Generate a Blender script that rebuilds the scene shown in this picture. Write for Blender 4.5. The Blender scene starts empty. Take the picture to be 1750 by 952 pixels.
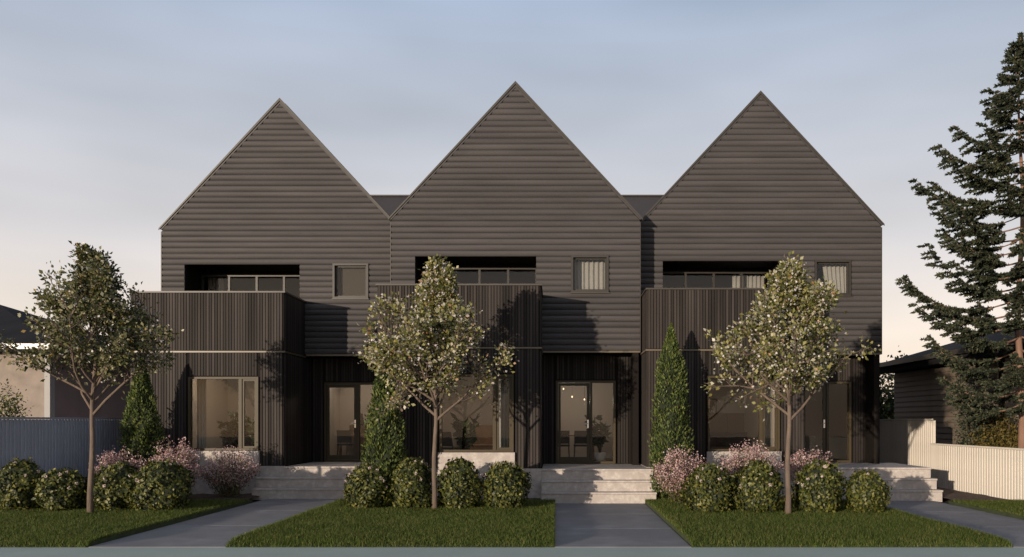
import bpy, math, random
import numpy as np
from mathutils import Vector

# ------------------------------------------------------------------ camera, sky, sun, exposure
scene = bpy.context.scene
COL = scene.collection
R = math.radians
cam_d = bpy.data.cameras.new('camera')
cam = bpy.data.objects.new('camera', cam_d)
COL.objects.link(cam)
cam.location = (0, 0, 1.8)
cam.rotation_euler = (R(90), 0, 0)
cam_d.sensor_width = 36
cam_d.lens = 30.03
cam_d.shift_x = -0.0429
cam_d.shift_y = 0.1394
cam_d.clip_end = 2000
scene.camera = cam

SUN_EL = 4.6
SUN_AZ = 33.5            # degrees to the left of straight behind the camera
world = bpy.data.worlds.new('World')
scene.world = world
world.use_nodes = True
wn, wl = world.node_tree.nodes, world.node_tree.links
wn.clear()
w_out = wn.new('ShaderNodeOutputWorld')
w_bg = wn.new('ShaderNodeBackground')
w_sky = wn.new('ShaderNodeTexSky')
w_sky.sky_type = 'NISHITA'
w_sky.sun_disc = False
w_sky.sun_elevation = R(SUN_EL)
w_sky.sun_rotation = R(180 + SUN_AZ)
w_sky.altitude = 0
w_sky.air_density = 1.0
w_sky.dust_density = 1.6
w_sky.ozone_density = 1.2
w_bg.inputs['Strength'].default_value = 0.15
# thin high cloud veil: its colour changes with height above the horizon, its thickness with soft noise
w_tc = wn.new('ShaderNodeTexCoord')
w_sep = wn.new('ShaderNodeSeparateXYZ')
w_el = wn.new('ShaderNodeValToRGB')
els = w_el.color_ramp.elements
els[0].position = 0.0
els[0].color = (0.92, 0.71, 0.53, 1)
els[1].position = 1.0
els[1].color = (0.22, 0.26, 0.36, 1)
for pos, c in ((0.09, (0.86, 0.75, 0.65)), (0.19, (0.68, 0.65, 0.66)), (0.30, (0.545, 0.565, 0.625)), (0.44, (0.36, 0.43, 0.555)), (0.62, (0.30, 0.34, 0.44))):
    e_ = els.new(pos)
    e_.color = (*c, 1)
w_gain = wn.new('ShaderNodeVectorMath'); w_gain.operation = 'SCALE'
w_gain.inputs['Scale'].default_value = 7.4
w_map = wn.new('ShaderNodeMapping')
w_map.inputs['Scale'].default_value = (1.0, 1.0, 3.4)
w_noise = wn.new('ShaderNodeTexNoise')
w_noise.inputs['Scale'].default_value = 1.9
w_noise.inputs['Detail'].default_value = 3
w_noise.inputs['Roughness'].default_value = 0.5
w_ramp = wn.new('ShaderNodeMapRange')
w_ramp.inputs['From Min'].default_value = 0.32
w_ramp.inputs['From Max'].default_value = 0.70
w_ramp.inputs['To Min'].default_value = 0.80
w_ramp.inputs['To Max'].default_value = 1.0
w_mix = wn.new('ShaderNodeMix')
w_mix.data_type = 'RGBA'
wl.new(w_tc.outputs['Generated'], w_sep.inputs['Vector'])
wl.new(w_sep.outputs['Z'], w_el.inputs['Fac'])
wl.new(w_el.outputs['Color'], w_gain.inputs[0])
wl.new(w_tc.outputs['Generated'], w_map.inputs['Vector'])
wl.new(w_map.outputs['Vector'], w_noise.inputs['Vector'])
wl.new(w_noise.outputs['Fac'], w_ramp.inputs['Value'])
w_puff = wn.new('ShaderNodeMapRange')
w_puff.inputs['From Min'].default_value = 0.32
w_puff.inputs['From Max'].default_value = 0.68
w_puff.inputs['To Min'].default_value = 7.0
w_puff.inputs['To Max'].default_value = 8.2
wl.new(w_noise.outputs['Fac'], w_puff.inputs['Value'])
wl.new(w_puff.outputs['Result'], w_gain.inputs['Scale'])
wl.new(w_sky.outputs['Color'], w_mix.inputs[6])
wl.new(w_gain.outputs['Vector'], w_mix.inputs[7])
wl.new(w_ramp.outputs['Result'], w_mix.inputs[0])
wl.new(w_mix.outputs[2], w_bg.inputs['Color'])
wl.new(w_bg.outputs['Background'], w_out.inputs['Surface'])

sun_d = bpy.data.lights.new('sun', 'SUN')
sun_d.energy = 5.0
sun_d.angle = R(0.6)
sun_d.color = (1.0, 0.84, 0.67)
sun = bpy.data.objects.new('sun', sun_d)
COL.objects.link(sun)
sd = Vector((math.sin(R(SUN_AZ)) * math.cos(R(SUN_EL)), math.cos(R(SUN_AZ)) * math.cos(R(SUN_EL)), -math.sin(R(SUN_EL))))
sun.rotation_euler = sd.to_track_quat('-Z', 'Y').to_euler()
sun.location = (-20, -20, 20)

vs = scene.view_settings
vs.view_transform = 'Standard'
vs.look = 'None'
vs.exposure = 0.0
vs.gamma = 1
vs.use_curve_mapping = False
scene.cycles.max_bounces = 8
scene.cycles.transparent_max_bounces = 16

# ------------------------------------------------------------------ materials
MATS = {}
def nodes_of(name):
    m = bpy.data.materials.new(name)
    m.use_nodes = True
    nt = m.node_tree
    nt.nodes.clear()
    out = nt.nodes.new('ShaderNodeOutputMaterial')
    MATS[name] = m
    return m, nt.nodes, nt.links, out

def mat(name, color, rough=0.6, amt=0.15, scale=4.0, bump=0.0, bscale=60.0, metallic=0.0, spec=0.5, stretch=(1, 1, 1),
        objrand=0.0, stripes=0.0, pitch=0.07, axis=0, tint=None):
    """plain surface: colour, cloudy wear, fine relief; objrand varies it from board to board, stripes from batten to batten"""
    m, n, l, out = nodes_of(name)
    p = n.new('ShaderNodeBsdfPrincipled')
    p.inputs['Roughness'].default_value = rough
    p.inputs['Metallic'].default_value = metallic
    p.inputs['Specular IOR Level'].default_value = spec
    tc = n.new('ShaderNodeTexCoord')
    mp = n.new('ShaderNodeMapping')
    mp.inputs['Scale'].default_value = stretch
    l.new(tc.outputs['Object'], mp.inputs['Vector'])
    nz = n.new('ShaderNodeTexNoise')
    nz.inputs['Scale'].default_value = scale
    nz.inputs['Detail'].default_value = 6
    l.new(mp.outputs['Vector'], nz.inputs['Vector'])
    mr = n.new('ShaderNodeMapRange')
    mr.inputs['From Min'].default_value = 0.25
    mr.inputs['From Max'].default_value = 0.75
    mr.inputs['To Min'].default_value = 1 - amt
    mr.inputs['To Max'].default_value = 1 + amt
    l.new(nz.outputs['Fac'], mr.inputs['Value'])
    fac = mr.outputs['Result']
    def mul(a, b):
        x = n.new('ShaderNodeMath'); x.operation = 'MULTIPLY'
        l.new(a, x.inputs[0]); l.new(b, x.inputs[1])
        return x.outputs[0]
    if objrand:
        oi = n.new('ShaderNodeObjectInfo')
        r2 = n.new('ShaderNodeMapRange')
        r2.inputs['To Min'].default_value = 1 - objrand
        r2.inputs['To Max'].default_value = 1 + objrand
        l.new(oi.outputs['Random'], r2.inputs['Value'])
        fac = mul(fac, r2.outputs['Result'])
    if stripes:
        sp = n.new('ShaderNodeSeparateXYZ')
        l.new(tc.outputs['Object'], sp.inputs['Vector'])
        dv = n.new('ShaderNodeMath'); dv.operation = 'DIVIDE'
        dv.inputs[1].default_value = pitch
        l.new(sp.outputs[axis], dv.inputs[0])
        fl = n.new('ShaderNodeMath'); fl.operation = 'FLOOR'
        l.new(dv.outputs[0], fl.inputs[0])
        wnz = n.new('ShaderNodeTexWhiteNoise'); wnz.noise_dimensions = '1D'
        l.new(fl.outputs[0], wnz.inputs['W'])
        r3 = n.new('ShaderNodeMapRange')
        r3.inputs['To Min'].default_value = 1 - stripes
        r3.inputs['To Max'].default_value = 1 + stripes
        l.new(wnz.outputs['Value'], r3.inputs['Value'])
        fac = mul(fac, r3.outputs['Result'])
    vm = n.new('ShaderNodeVectorMath'); vm.operation = 'SCALE'
    vm.inputs[0].default_value = color
    l.new(fac, vm.inputs['Scale'])
    col = vm.outputs['Vector']
    if tint:
        n2 = n.new('ShaderNodeTexNoise')
        n2.inputs['Scale'].default_value = scale * 0.37
        n2.inputs['Detail'].default_value = 3
        l.new(tc.outputs['Object'], n2.inputs['Vector'])
        m2 = n.new('ShaderNodeMapRange')
        m2.inputs['From Min'].default_value = 0.4
        m2.inputs['From Max'].default_value = 0.65
        l.new(n2.outputs['Fac'], m2.inputs['Value'])
        mx = n.new('ShaderNodeMix'); mx.data_type = 'RGBA'
        l.new(m2.outputs['Result'], mx.inputs[0])
        l.new(col, mx.inputs[6])
        mx.inputs[7].default_value = (*tint, 1)
        col = mx.outputs[2]
    l.new(col, p.inputs['Base Color'])
    if bump:
        bn = n.new('ShaderNodeTexNoise')
        bn.inputs['Scale'].default_value = bscale
        bn.inputs['Detail'].default_value = 4
        l.new(mp.outputs['Vector'], bn.inputs['Vector'])
        b = n.new('ShaderNodeBump')
        b.inputs['Strength'].default_value = bump
        b.inputs['Distance'].default_value = 0.02
        l.new(bn.outputs['Fac'], b.inputs['Height'])
        l.new(b.outputs['Normal'], p.inputs['Normal'])
    l.new(p.outputs['BSDF'], out.inputs['Surface'])
    return m

def leafmat(name, stops, transl=0.3, rough=0.5, spec=0.4, mottle=0.0):
    """each leaf draws its own colour from a ramp"""
    m, n, l, out = nodes_of(name)
    g = n.new('ShaderNodeNewGeometry')
    cr = n.new('ShaderNodeValToRGB')
    cr.color_ramp.interpolation = 'LINEAR'
    el = cr.color_ramp.elements
    while len(el) < len(stops):
        el.new(0.5)
    for e, (pos, c) in zip(el, stops):
        e.position = pos
        e.color = (*c, 1)
    l.new(g.outputs['Random Per Island'], cr.inputs['Fac'])
    col = cr.outputs['Color']
    if mottle:                       # broad patches of yellower, thinner growth
        tc = n.new('ShaderNodeTexCoord')
        nz = n.new('ShaderNodeTexNoise')
        nz.inputs['Scale'].default_value = 1.3
        nz.inputs['Detail'].default_value = 4
        l.new(tc.outputs['Object'], nz.inputs['Vector'])
        mr = n.new('ShaderNodeMapRange')
        mr.inputs['From Min'].default_value = 0.42
        mr.inputs['From Max'].default_value = 0.70
        mr.inputs['To Max'].default_value = mottle
        l.new(nz.outputs['Fac'], mr.inputs['Value'])
        mx2 = n.new('ShaderNodeMix'); mx2.data_type = 'RGBA'
        l.new(mr.outputs['Result'], mx2.inputs[0])
        l.new(col, mx2.inputs[6])
        mx2.inputs[7].default_value = (0.20, 0.19, 0.06, 1)
        col = mx2.outputs[2]
    p = n.new('ShaderNodeBsdfPrincipled')
    p.inputs['Roughness'].default_value = rough
    p.inputs['Specular IOR Level'].default_value = spec
    l.new(col, p.inputs['Base Color'])
    t = n.new('ShaderNodeBsdfTranslucent')
    l.new(col, t.inputs['Color'])
    mx = n.new('ShaderNodeMixShader')
    mx.inputs[0].default_value = transl
    l.new(p.outputs['BSDF'], mx.inputs[1])
    l.new(t.outputs['BSDF'], mx.inputs[2])
    l.new(mx.outputs[0], out.inputs['Surface'])
    return m

def glassmat(name, base=0.10, tint=(0.90, 0.88, 0.85), wob=0.004):
    m, n, l, out = nodes_of(name)
    tr = n.new('ShaderNodeBsdfTransparent')
    tr.inputs['Color'].default_value = (*tint, 1)
    gl = n.new('ShaderNodeBsdfGlossy')
    gl.inputs['Roughness'].default_value = 0.0
    gl.inputs['Color'].default_value = (0.95, 0.95, 0.95, 1)
    tc = n.new('ShaderNodeTexCoord')
    nz = n.new('ShaderNodeTexNoise')
    nz.inputs['Scale'].default_value = 1.3
    l.new(tc.outputs['Object'], nz.inputs['Vector'])
    b = n.new('ShaderNodeBump')
    b.inputs['Strength'].default_value = 0.12
    b.inputs['Distance'].default_value = wob
    l.new(nz.outputs['Fac'], b.inputs['Height'])
    l.new(b.outputs['Normal'], gl.inputs['Normal'])
    lw = n.new('ShaderNodeLayerWeight')
    pw = n.new('ShaderNodeMath'); pw.operation = 'POWER'; pw.inputs[1].default_value = 5
    l.new(lw.outputs['Facing'], pw.inputs[0])
    ma = n.new('ShaderNodeMath'); ma.operation = 'MULTIPLY_ADD'
    ma.inputs[1].default_value = 0.85
    ma.inputs[2].default_value = base
    l.new(pw.outputs[0], ma.inputs[0])
    mx = n.new('ShaderNodeMixShader')
    l.new(ma.outputs[0], mx.inputs[0])
    l.new(tr.outputs[0], mx.inputs[1])
    l.new(gl.outputs[0], mx.inputs[2])
    l.new(mx.outputs[0], out.inputs['Surface'])
    return m

def emitmat(name, color, strength):
    m, n, l, out = nodes_of(name)
    e = n.new('ShaderNodeEmission')
    e.inputs['Color'].default_value = (*color, 1)
    e.inputs['Strength'].default_value = strength
    l.new(e.outputs[0], out.inputs['Surface'])
    return m

mat('siding', (0.061, 0.0565, 0.0565), 0.6, 0.20, 2.5, 0.15, 90, spec=0.22, objrand=0.13, stretch=(0.25, 1, 3))
mat('siding_neighbour', (0.15, 0.12, 0.09), 0.65, 0.15, 2.0, 0.1, 60, objrand=0.08)
mat('batten_x', (0.038, 0.0325, 0.0295), 0.6, 0.30, 3.0, 0.1, 80, spec=0.10, stripes=0.42, pitch=0.07, axis=0, stretch=(3, 3, 0.2))
mat('batten_y', (0.038, 0.0325, 0.0295), 0.6, 0.30, 3.0, 0.1, 80, spec=0.10, stripes=0.42, pitch=0.07, axis=1, stretch=(3, 3, 0.2))
mat('backing', (0.014, 0.0115, 0.0105), 0.8, 0.1, 3.0, spec=0.08)
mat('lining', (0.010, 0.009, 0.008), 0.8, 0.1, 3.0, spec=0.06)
mat('trim', (0.042, 0.036, 0.029), 0.45, 0.1, 3.0)
mat('bronze_dark', (0.024, 0.021, 0.017), 0.45, 0.08, 3.0)
mat('bronze', (0.055, 0.042, 0.023), 0.45, 0.08, 3.0, spec=0.25)
mat('flashing', (0.12, 0.095, 0.062), 0.4, 0.08, 3.0)
mat('roofing', (0.035, 0.032, 0.032), 0.55, 0.12, 1.0)
mat('stone', (0.43, 0.39, 0.355), 0.8, 0.24, 14.0, 0.4, 45, tint=(0.36, 0.32, 0.29))
mat('concrete', (0.21, 0.203, 0.205), 0.75, 0.22, 2.2, 0.25, 70, tint=(0.17, 0.166, 0.168))
mat('pavement', (0.35, 0.40, 0.345), 0.8, 0.07, 1.2, 0.1, 90)
mat('earth', (0.085, 0.075, 0.05), 0.95, 0.3, 0.5, 0.3, 20)
mat('mulch', (0.060, 0.036, 0.025), 0.95, 0.5, 12.0, 0.9, 40)
mat('turf', (0.030, 0.042, 0.012), 0.95, 0.35, 5.0, 0.5, 60)
mat('fence_cream', (0.62, 0.57, 0.495), 0.6, 0.10, 1.3, 0.05, 50, objrand=0.04)
mat('fence_grey', (0.35, 0.38, 0.46), 0.6, 0.06, 2.0, 0.05, 50, objrand=0.05)
mat('plaster', (0.39, 0.365, 0.345), 0.9, 0.05, 1.0)
mat('floorboard', (0.16, 0.10, 0.06), 0.45, 0.25, 2.0, stretch=(6, 0.4, 1))
mat('render_peach', (0.24, 0.20, 0.17), 0.9, 0.25, 2.5, 0.1, 60)
mat('neighbour_plum', (0.21, 0.155, 0.15), 0.85, 0.1, 1.5, 0.1, 60)
mat('white_paint', (0.78, 0.76, 0.74), 0.5, 0.04, 2.0)
mat('post_grey', (0.27, 0.26, 0.255), 0.6, 0.05, 2.0)
mat('fabric_white', (0.27, 0.285, 0.29), 0.9, 0.05, 6.0)
mat('blind', (0.055, 0.050, 0.045), 0.9, 0.05, 6.0)
mat('wood_dark', (0.075, 0.045, 0.028), 0.5, 0.2, 4.0, stretch=(1, 8, 1))
mat('wood_mid', (0.24, 0.14, 0.08), 0.5, 0.2, 4.0, stretch=(1, 8, 1))
mat('fabric_dark', (0.035, 0.033, 0.034), 0.9, 0.1, 8.0)
mat('ceramic', (0.66, 0.63, 0.60), 0.4, 0.05, 4.0)
mat('steel', (0.62, 0.60, 0.57), 0.25, 0.03, 5.0, metallic=1.0)
mat('print_art', (0.55, 0.50, 0.44), 0.7, 0.35, 3.0, tint=(0.20, 0.17, 0.15))
mat('bark', (0.125, 0.092, 0.070), 0.9, 0.3, 10.0, 0.6, 40, stretch=(1, 1, 0.3))
mat('bark_red', (0.19, 0.11, 0.075), 0.9, 0.3, 8.0, 0.6, 30, stretch=(1, 1, 0.3))
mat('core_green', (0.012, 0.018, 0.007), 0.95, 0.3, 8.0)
glassmat('glass', 0.02)
glassmat('glass_upper', 0.025, (0.92, 0.90, 0.87))
emitmat('bulb', (1.0, 0.78, 0.5), 2.5)
mat('roof_neighbour', (0.018, 0.0175, 0.019), 0.85, 0.2, 1.0, spec=0.08)

leafmat('leaf_silver', [(0.0, (0.060, 0.070, 0.022)), (0.30, (0.150, 0.160, 0.038)), (0.60, (0.27, 0.245, 0.065)),
                        (0.80, (0.38, 0.36, 0.20)), (0.94, (0.52, 0.49, 0.41)), (1.0, (0.34, 0.15, 0.04))], 0.3, 0.45, 0.5)
leafmat('leaf_green', [(0.0, (0.036, 0.050, 0.018)), (0.40, (0.090, 0.100, 0.034)), (0.70, (0.18, 0.175, 0.065)),
                       (0.93, (0.36, 0.34, 0.22)), (1.0, (0.34, 0.22, 0.04))], 0.3, 0.45, 0.5)
leafmat('leaf_bush', [(0.0, (0.020, 0.030, 0.007)), (0.5, (0.062, 0.074, 0.014)), (0.85, (0.125, 0.130, 0.024)),
                      (1.0, (0.21, 0.19, 0.045))], 0.2, 0.5, 0.4)
leafmat('leaf_cypress', [(0.0, (0.028, 0.048, 0.012)), (0.5, (0.068, 0.100, 0.022)), (1.0, (0.16, 0.18, 0.045))], 0.2, 0.6, 0.3)
leafmat('leaf_conifer', [(0.0, (0.014, 0.022, 0.014)), (0.5, (0.034, 0.044, 0.026)), (1.0, (0.085, 0.086, 0.045))], 0.12, 0.6, 0.3)
leafmat('leaf_gold', [(0.0, (0.030, 0.030, 0.010)), (0.5, (0.085, 0.070, 0.018)), (1.0, (0.16, 0.115, 0.025))], 0.2, 0.6, 0.3)
leafmat('leaf_far', [(0.0, (0.02, 0.035, 0.02)), (0.8, (0.05, 0.07, 0.03)), (1.0, (0.25, 0.24, 0.06))], 0.2, 0.6, 0.3)
leafmat('leaf_room', [(0.0, (0.02, 0.035, 0.015)), (1.0, (0.06, 0.085, 0.035))], 0.2, 0.5, 0.4)
leafmat('petal_pink', [(0.0, (0.34, 0.17, 0.17)), (0.5, (0.50, 0.33, 0.32)), (1.0, (0.70, 0.57, 0.55))], 0.3, 0.7, 0.2)
leafmat('petal_pale', [(0.0, (0.48, 0.36, 0.32)), (1.0, (0.74, 0.66, 0.62))], 0.3, 0.7, 0.2)
leafmat('petal_white', [(0.0, (0.46, 0.42, 0.42)), (1.0, (0.74, 0.70, 0.72))], 0.3, 0.6, 0.3)
leafmat('grass', [(0.0, (0.030, 0.060, 0.008)), (0.5, (0.066, 0.112, 0.016)), (0.85, (0.14, 0.155, 0.030)), (1.0, (0.24, 0.21, 0.08))], 0.35, 0.6, 0.3, mottle=0.22)

# ------------------------------------------------------------------ mesh helpers
class MB:
    """collects verts and faces; build() links them as one mesh object"""
    def __init__(s):
        s.v, s.f = [], []
    def add(s, verts, faces):
        o = len(s.v)
        s.v += [tuple(p) for p in verts]
        s.f += [tuple(o + i for i in f) for f in faces]
        return s
    def box(s, x0, x1, y0, y1, z0, z1):
        return s.add([(x0, y0, z0), (x1, y0, z0), (x1, y1, z0), (x0, y1, z0), (x0, y0, z1), (x1, y0, z1), (x1, y1, z1), (x0, y1, z1)],
                     [(0, 3, 2, 1), (4, 5, 6, 7), (0, 1, 5, 4), (1, 2, 6, 5), (2, 3, 7, 6), (3, 0, 4, 7)])
    def prism_y(s, pts, y0, y1):
        """polygon pts (x,z), counter-clockwise seen from -y, pushed from y0 to y1"""
        n = len(pts)
        v = [(x, y0, z) for x, z in pts] + [(x, y1, z) for x, z in pts]
        f = [tuple(range(n)), tuple(range(2 * n - 1, n - 1, -1))]
        f += [(i, i + n, (i + 1) % n + n, (i + 1) % n) for i in range(n)]
        return s.add(v, f)
    def tube(s, pts, rad, n=6, cap=True):
        pts = [Vector(p) for p in pts]
        rings = []
        up = Vector((0.31, 0.17, 0.93))
        for i, p in enumerate(pts):
            a = pts[max(i - 1, 0)]
            b = pts[min(i + 1, len(pts) - 1)]
            d = (b - a)
            d = d.normalized() if d.length > 1e-9 else Vector((0, 0, 1))
            u = d.cross(up)
            if u.length < 0.05:
                u = d.cross(Vector((1, 0, 0)))
            u.normalize()
            w = d.cross(u)
            rings.append([p + (u * math.cos(2 * math.pi * k / n) + w * math.sin(2 * math.pi * k / n)) * rad[i] for k in range(n)])
        v = [q for r in rings for q in r]
        f = []
        for i in range(len(pts) - 1):
            for k in range(n):
                f.append((i * n + k, i * n + (k + 1) % n, (i + 1) * n + (k + 1) % n, (i + 1) * n + k))
        if cap:
            f.append(tuple(range(n - 1, -1, -1)))
            f.append(tuple((len(pts) - 1) * n + k for k in range(n)))
        return s.add(v, f)
    def lathe(s, prof, cx=0, cy=0, n=16):
        v, f = [], []
        for r, z in prof:
            for k in range(n):
                a = 2 * math.pi * k / n
                v.append((cx + r * math.cos(a), cy + r * math.sin(a), z))
        for i in range(len(prof) - 1):
            for k in range(n):
                f.append((i * n + k, i * n + (k + 1) % n, (i + 1) * n + (k + 1) % n, (i + 1) * n + k))
        f.append(tuple(range(n - 1, -1, -1)))
        f.append(tuple((len(prof) - 1) * n + k for k in range(n)))
        return s.add(v, f)
    def mesh(s, name, m, smooth=False):
        me = bpy.data.meshes.new(name)
        me.from_pydata(s.v, [], s.f)
        if smooth:
            me.polygons.foreach_set('use_smooth', [True] * len(me.polygons))
        if m:
            me.materials.append(MATS[m])
        me.update()
        return me
    def build(s, name, m, parent=None, smooth=False, kind=None, loc=None):
        return link(name, s.mesh(name, m, smooth), parent, kind, loc)

def link(name, data, parent=None, kind=None, loc=None):
    o = bpy.data.objects.new(name, data)
    COL.objects.link(o)
    if parent:
        o.parent = parent
    if kind:
        o['kind'] = kind
    if loc:
        o.location = loc
    return o

def thing(name, label, cat, loc=(0, 0, 0), group=None, rz=0):
    o = link(name, None, None, None, loc)
    o.rotation_euler.z = rz
    o.empty_display_size = 0.2
    return tag(o, label, cat, group)

def tag(o, label, cat, group=None):
    o['label'] = label
    o['category'] = cat
    if group:
        o['group'] = group
    return o

def copy_tree(o, parent=None):
    c = o.copy()
    COL.objects.link(c)
    c.parent = parent
    for ch in o.children:
        copy_tree(ch, c)
    return c

def quad_mesh(name, P, m, tri=False):
    """P: (N,4,3) or (N,3,3) corner points, one island per leaf"""
    N, k = P.shape[0], P.shape[1]
    me = bpy.data.meshes.new(name)
    me.vertices.add(N * k)
    me.vertices.foreach_set('co', P.reshape(-1).astype(np.float32))
    me.loops.add(N * k)
    me.loops.foreach_set('vertex_index', np.arange(N * k, dtype=np.int32))
    me.polygons.add(N)
    me.polygons.foreach_set('loop_start', np.arange(0, N * k, k, dtype=np.int32))
    me.polygons.foreach_set('loop_total', np.full(N, k, dtype=np.int32))
    me.update(calc_edges=True)
    me.materials.append(MATS[m])
    return me

def unit(a):
    return a / np.maximum(np.linalg.norm(a, axis=-1, keepdims=True), 1e-9)

def leaves(C, D, L, W, rng, fold=0.25, Nrm=None):
    """leaf quads at C pointing along D"""
    D = unit(D)
    if Nrm is None:
        Nrm = rng.normal(size=C.shape)
    S = unit(np.cross(D, Nrm))
    Nn = np.cross(S, D)
    L = np.asarray(L).reshape(-1, 1)
    W = np.asarray(W).reshape(-1, 1)
    a = C - D * L * 0.5
    b = C + S * W * 0.5 + Nn * W * fold
    c = C + D * L * 0.5
    d = C - S * W * 0.5 + Nn * W * fold
    return np.stack([a, b, c, d], axis=1)

# ------------------------------------------------------------------ ground, paths, lawns
MB().box(-400, 400, -60, 700, -0.6, -0.12).build('ground', 'earth', kind='structure')
MB().box(-60, 60, -6, 12.698, -0.115, -0.075).build('pavement', 'pavement', kind='structure')

def path(x0, x1, y1, joints):
    root = MB().box(x0, x1, 12.70, y1, -0.118, -0.085).build('path', 'mulch', kind='structure')
    ys = [12.70] + joints + [y1]
    for a, b in zip(ys[:-1], ys[1:]):
        m = MB()
        e = 0.012
        m.add([(x0, a + e, -0.084), (x1, a + e, -0.084), (x1, b - e, -0.084), (x0, b - e, -0.084),
               (x0, a + e, -0.072), (x1, a + e, -0.072), (x1, b - e, -0.072), (x0, b - e, -0.072),
               (x0 + .01, a + e + .008, -0.068), (x1 - .01, a + e + .008, -0.068), (x1 - .01, b - e - .008, -0.068), (x0 + .01, b - e - .008, -0.068)],
              [(8, 9, 10, 11), (0, 1, 5, 4), (1, 2, 6, 5), (2, 3, 7, 6), (3, 0, 4, 7), (4, 5, 9, 8), (5, 6, 10, 9), (6, 7, 11, 10), (7, 4, 8, 11)])
        m.build('paving_slab', 'concrete', root)
    return root
path(-6.96, -4.91, 20.595, [15.3, 17.9])
path(-0.02, 2.02, 19.445, [14.9, 17.2])
path(6.81, 8.86, 20.085, [15.1, 17.6])

def lawn(poly, seed, dens, ytop):
    """slab with a rolled front edge; poly = x0, x1, y0, y1; grass blades stand on it"""
    x0, x1, y0, y1 = poly
    rows = [(y0, -0.075), (y0 + 0.06, -0.035), (y0 + 0.25, -0.008), (y0 + 0.6, 0.0), (y1, 0.0)]
    m = MB()
    v = [(x0, y0, -0.118), (x1, y0, -0.118)]
    for y, z in rows:
        v += [(x0, y, z), (x1, y, z)]
    v += [(x0, y1, -0.118), (x1, y1, -0.118)]
    f = [(2 * i, 2 * i + 1, 2 * i + 3, 2 * i + 2) for i in range(len(rows) + 1)]
    nL = [2 * i for i in range(len(rows) + 2)]
    f.append(tuple(nL))
    f.append(tuple(i + 1 for i in reversed(nL)))
    m.add(v, f)
    o = m.build('lawn', 'turf', kind='structure')
    rng = np.random.default_rng(seed)
    gx0 = max(x0, -14.5)
    area = (x1 - gx0) * (ytop - y0)
    n = int(area * dens)
    x = rng.uniform(gx0, x1, n)
    edge = rng.uniform(size=n) < 0.02
    x = np.where(edge & (rng.uniform(size=n) < 0.5), x1 - 0.05 * rng.uniform(size=n), np.where(edge, np.maximum(x0, -14.5) + 0.05 * rng.uniform(size=n), x))
    y = y0 + (ytop - y0) * rng.uniform(0, 1, n) ** 1.15
    z = np.interp(y, [r[0] for r in rows], [r[1] for r in rows])
    patch = 0.75 + 0.35 * np.sin(x * 1.7 + 1.3 * np.sin(y * 1.1)) * np.sin(y * 2.1 + np.sin(x * 2.3))
    h = rng.uniform(0.026, 0.072, n) * (0.65 + 0.55 * patch)
    a = rng.uniform(0, 2 * np.pi, n)
    w = rng.uniform(0.0035, 0.0075, n)
    lean = rng.normal(0, 0.026, (n, 2))
    b = np.stack([x, y, z - 0.003], 1)
    s = np.stack([np.cos(a) * w, np.sin(a) * w, np.zeros(n)], 1)
    t = b + np.stack([lean[:, 0], lean[:, 1], h], 1)
    P = np.stack([b - s, b + s, t], 1)
    g = link('grass', quad_mesh('grass', P, 'grass'), None, 'stuff')
    return tag(g, LAWNLABEL[seed], 'grass')
LAWNLABEL = {11: 'short grass on the lawn below the leftmost tree', 12: 'short grass on the lawn between left and middle paths',
             13: 'short grass on the lawn between middle and right paths', 14: 'short grass strip along the cream fence on the right'}
lawn((-40, -6.97, 12.70, 19.6), 11, 3300, 19.4)
lawn((-4.90, -0.03, 12.70, 19.4), 12, 3300, 19.3)
lawn((2.03, 6.80, 12.70, 19.6), 13, 3300, 19.4)
lawn((8.87, 10.44, 12.70, 19.3), 14, 3300, 19.2)
# planting beds of dark mulch against the houses
def bed(x0, x1, y0, y1, seed):
    rng = np.random.default_rng(seed)
    nx, ny = max(2, int((x1 - x0) / 0.12)), max(2, int((y1 - y0) / 0.12))
    v, f = [], []
    for j in range(ny + 1):
        for i in range(nx + 1):
            e = 0 if (i in (0, nx) or j in (0, ny)) else 1
            v.append((x0 + (x1 - x0) * i / nx, y0 + (y1 - y0) * j / ny, -0.005 + e * rng.uniform(0.0, 0.035)))
    for j in range(ny):
        for i in range(nx):
            a = j * (nx + 1) + i
            f.append((a, a + 1, a + nx + 2, a + nx + 1))
    MB().add(v, f).build('garden_bed', 'mulch', kind='structure')
bed(-40, -7.13, 19.61, 21.12, 1)
bed(-5.05, -0.36, 19.41, 19.98, 2)
bed(2.34, 6.04, 19.61, 20.62, 3)
bed(9.13, 10.44, 19.31, 24.2, 4)

# ------------------------------------------------------------------ the townhouses
PITCH = 0.15125
APEX, WHALF, SLOPE = 10.36, 3.18, 1.077
SEC = [(0.0, 0.001), (-0.016, 0.012), (-0.033, 0.040), (-0.043, 0.075), (-0.042, 0.105), (-0.030, 0.135), (-0.008, 0.1485), (0.0, 0.1495)]
def half(z):
    return min(WHALF, (APEX - z) / SLOPE)

def board_mesh(z0, xa, xb):
    """one siding board, z0 at its lower edge; xa/xb give its ends at a height"""
    m = MB()
    v = []
    for y, dz in SEC:
        z = z0 + dz
        v += [(xa(z), y, z), (xb(z), y, z)]
    n = len(SEC)
    f = [(2 * i, 2 * i + 1, 2 * i + 3, 2 * i + 2) for i in range(n - 1)]
    f.append(tuple(2 * i for i in range(n)))
    f.append(tuple(2 * i + 1 for i in reversed(range(n))))
    m.add(v, f)
    me = m.mesh('siding_board', 'siding')
    return me

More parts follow.
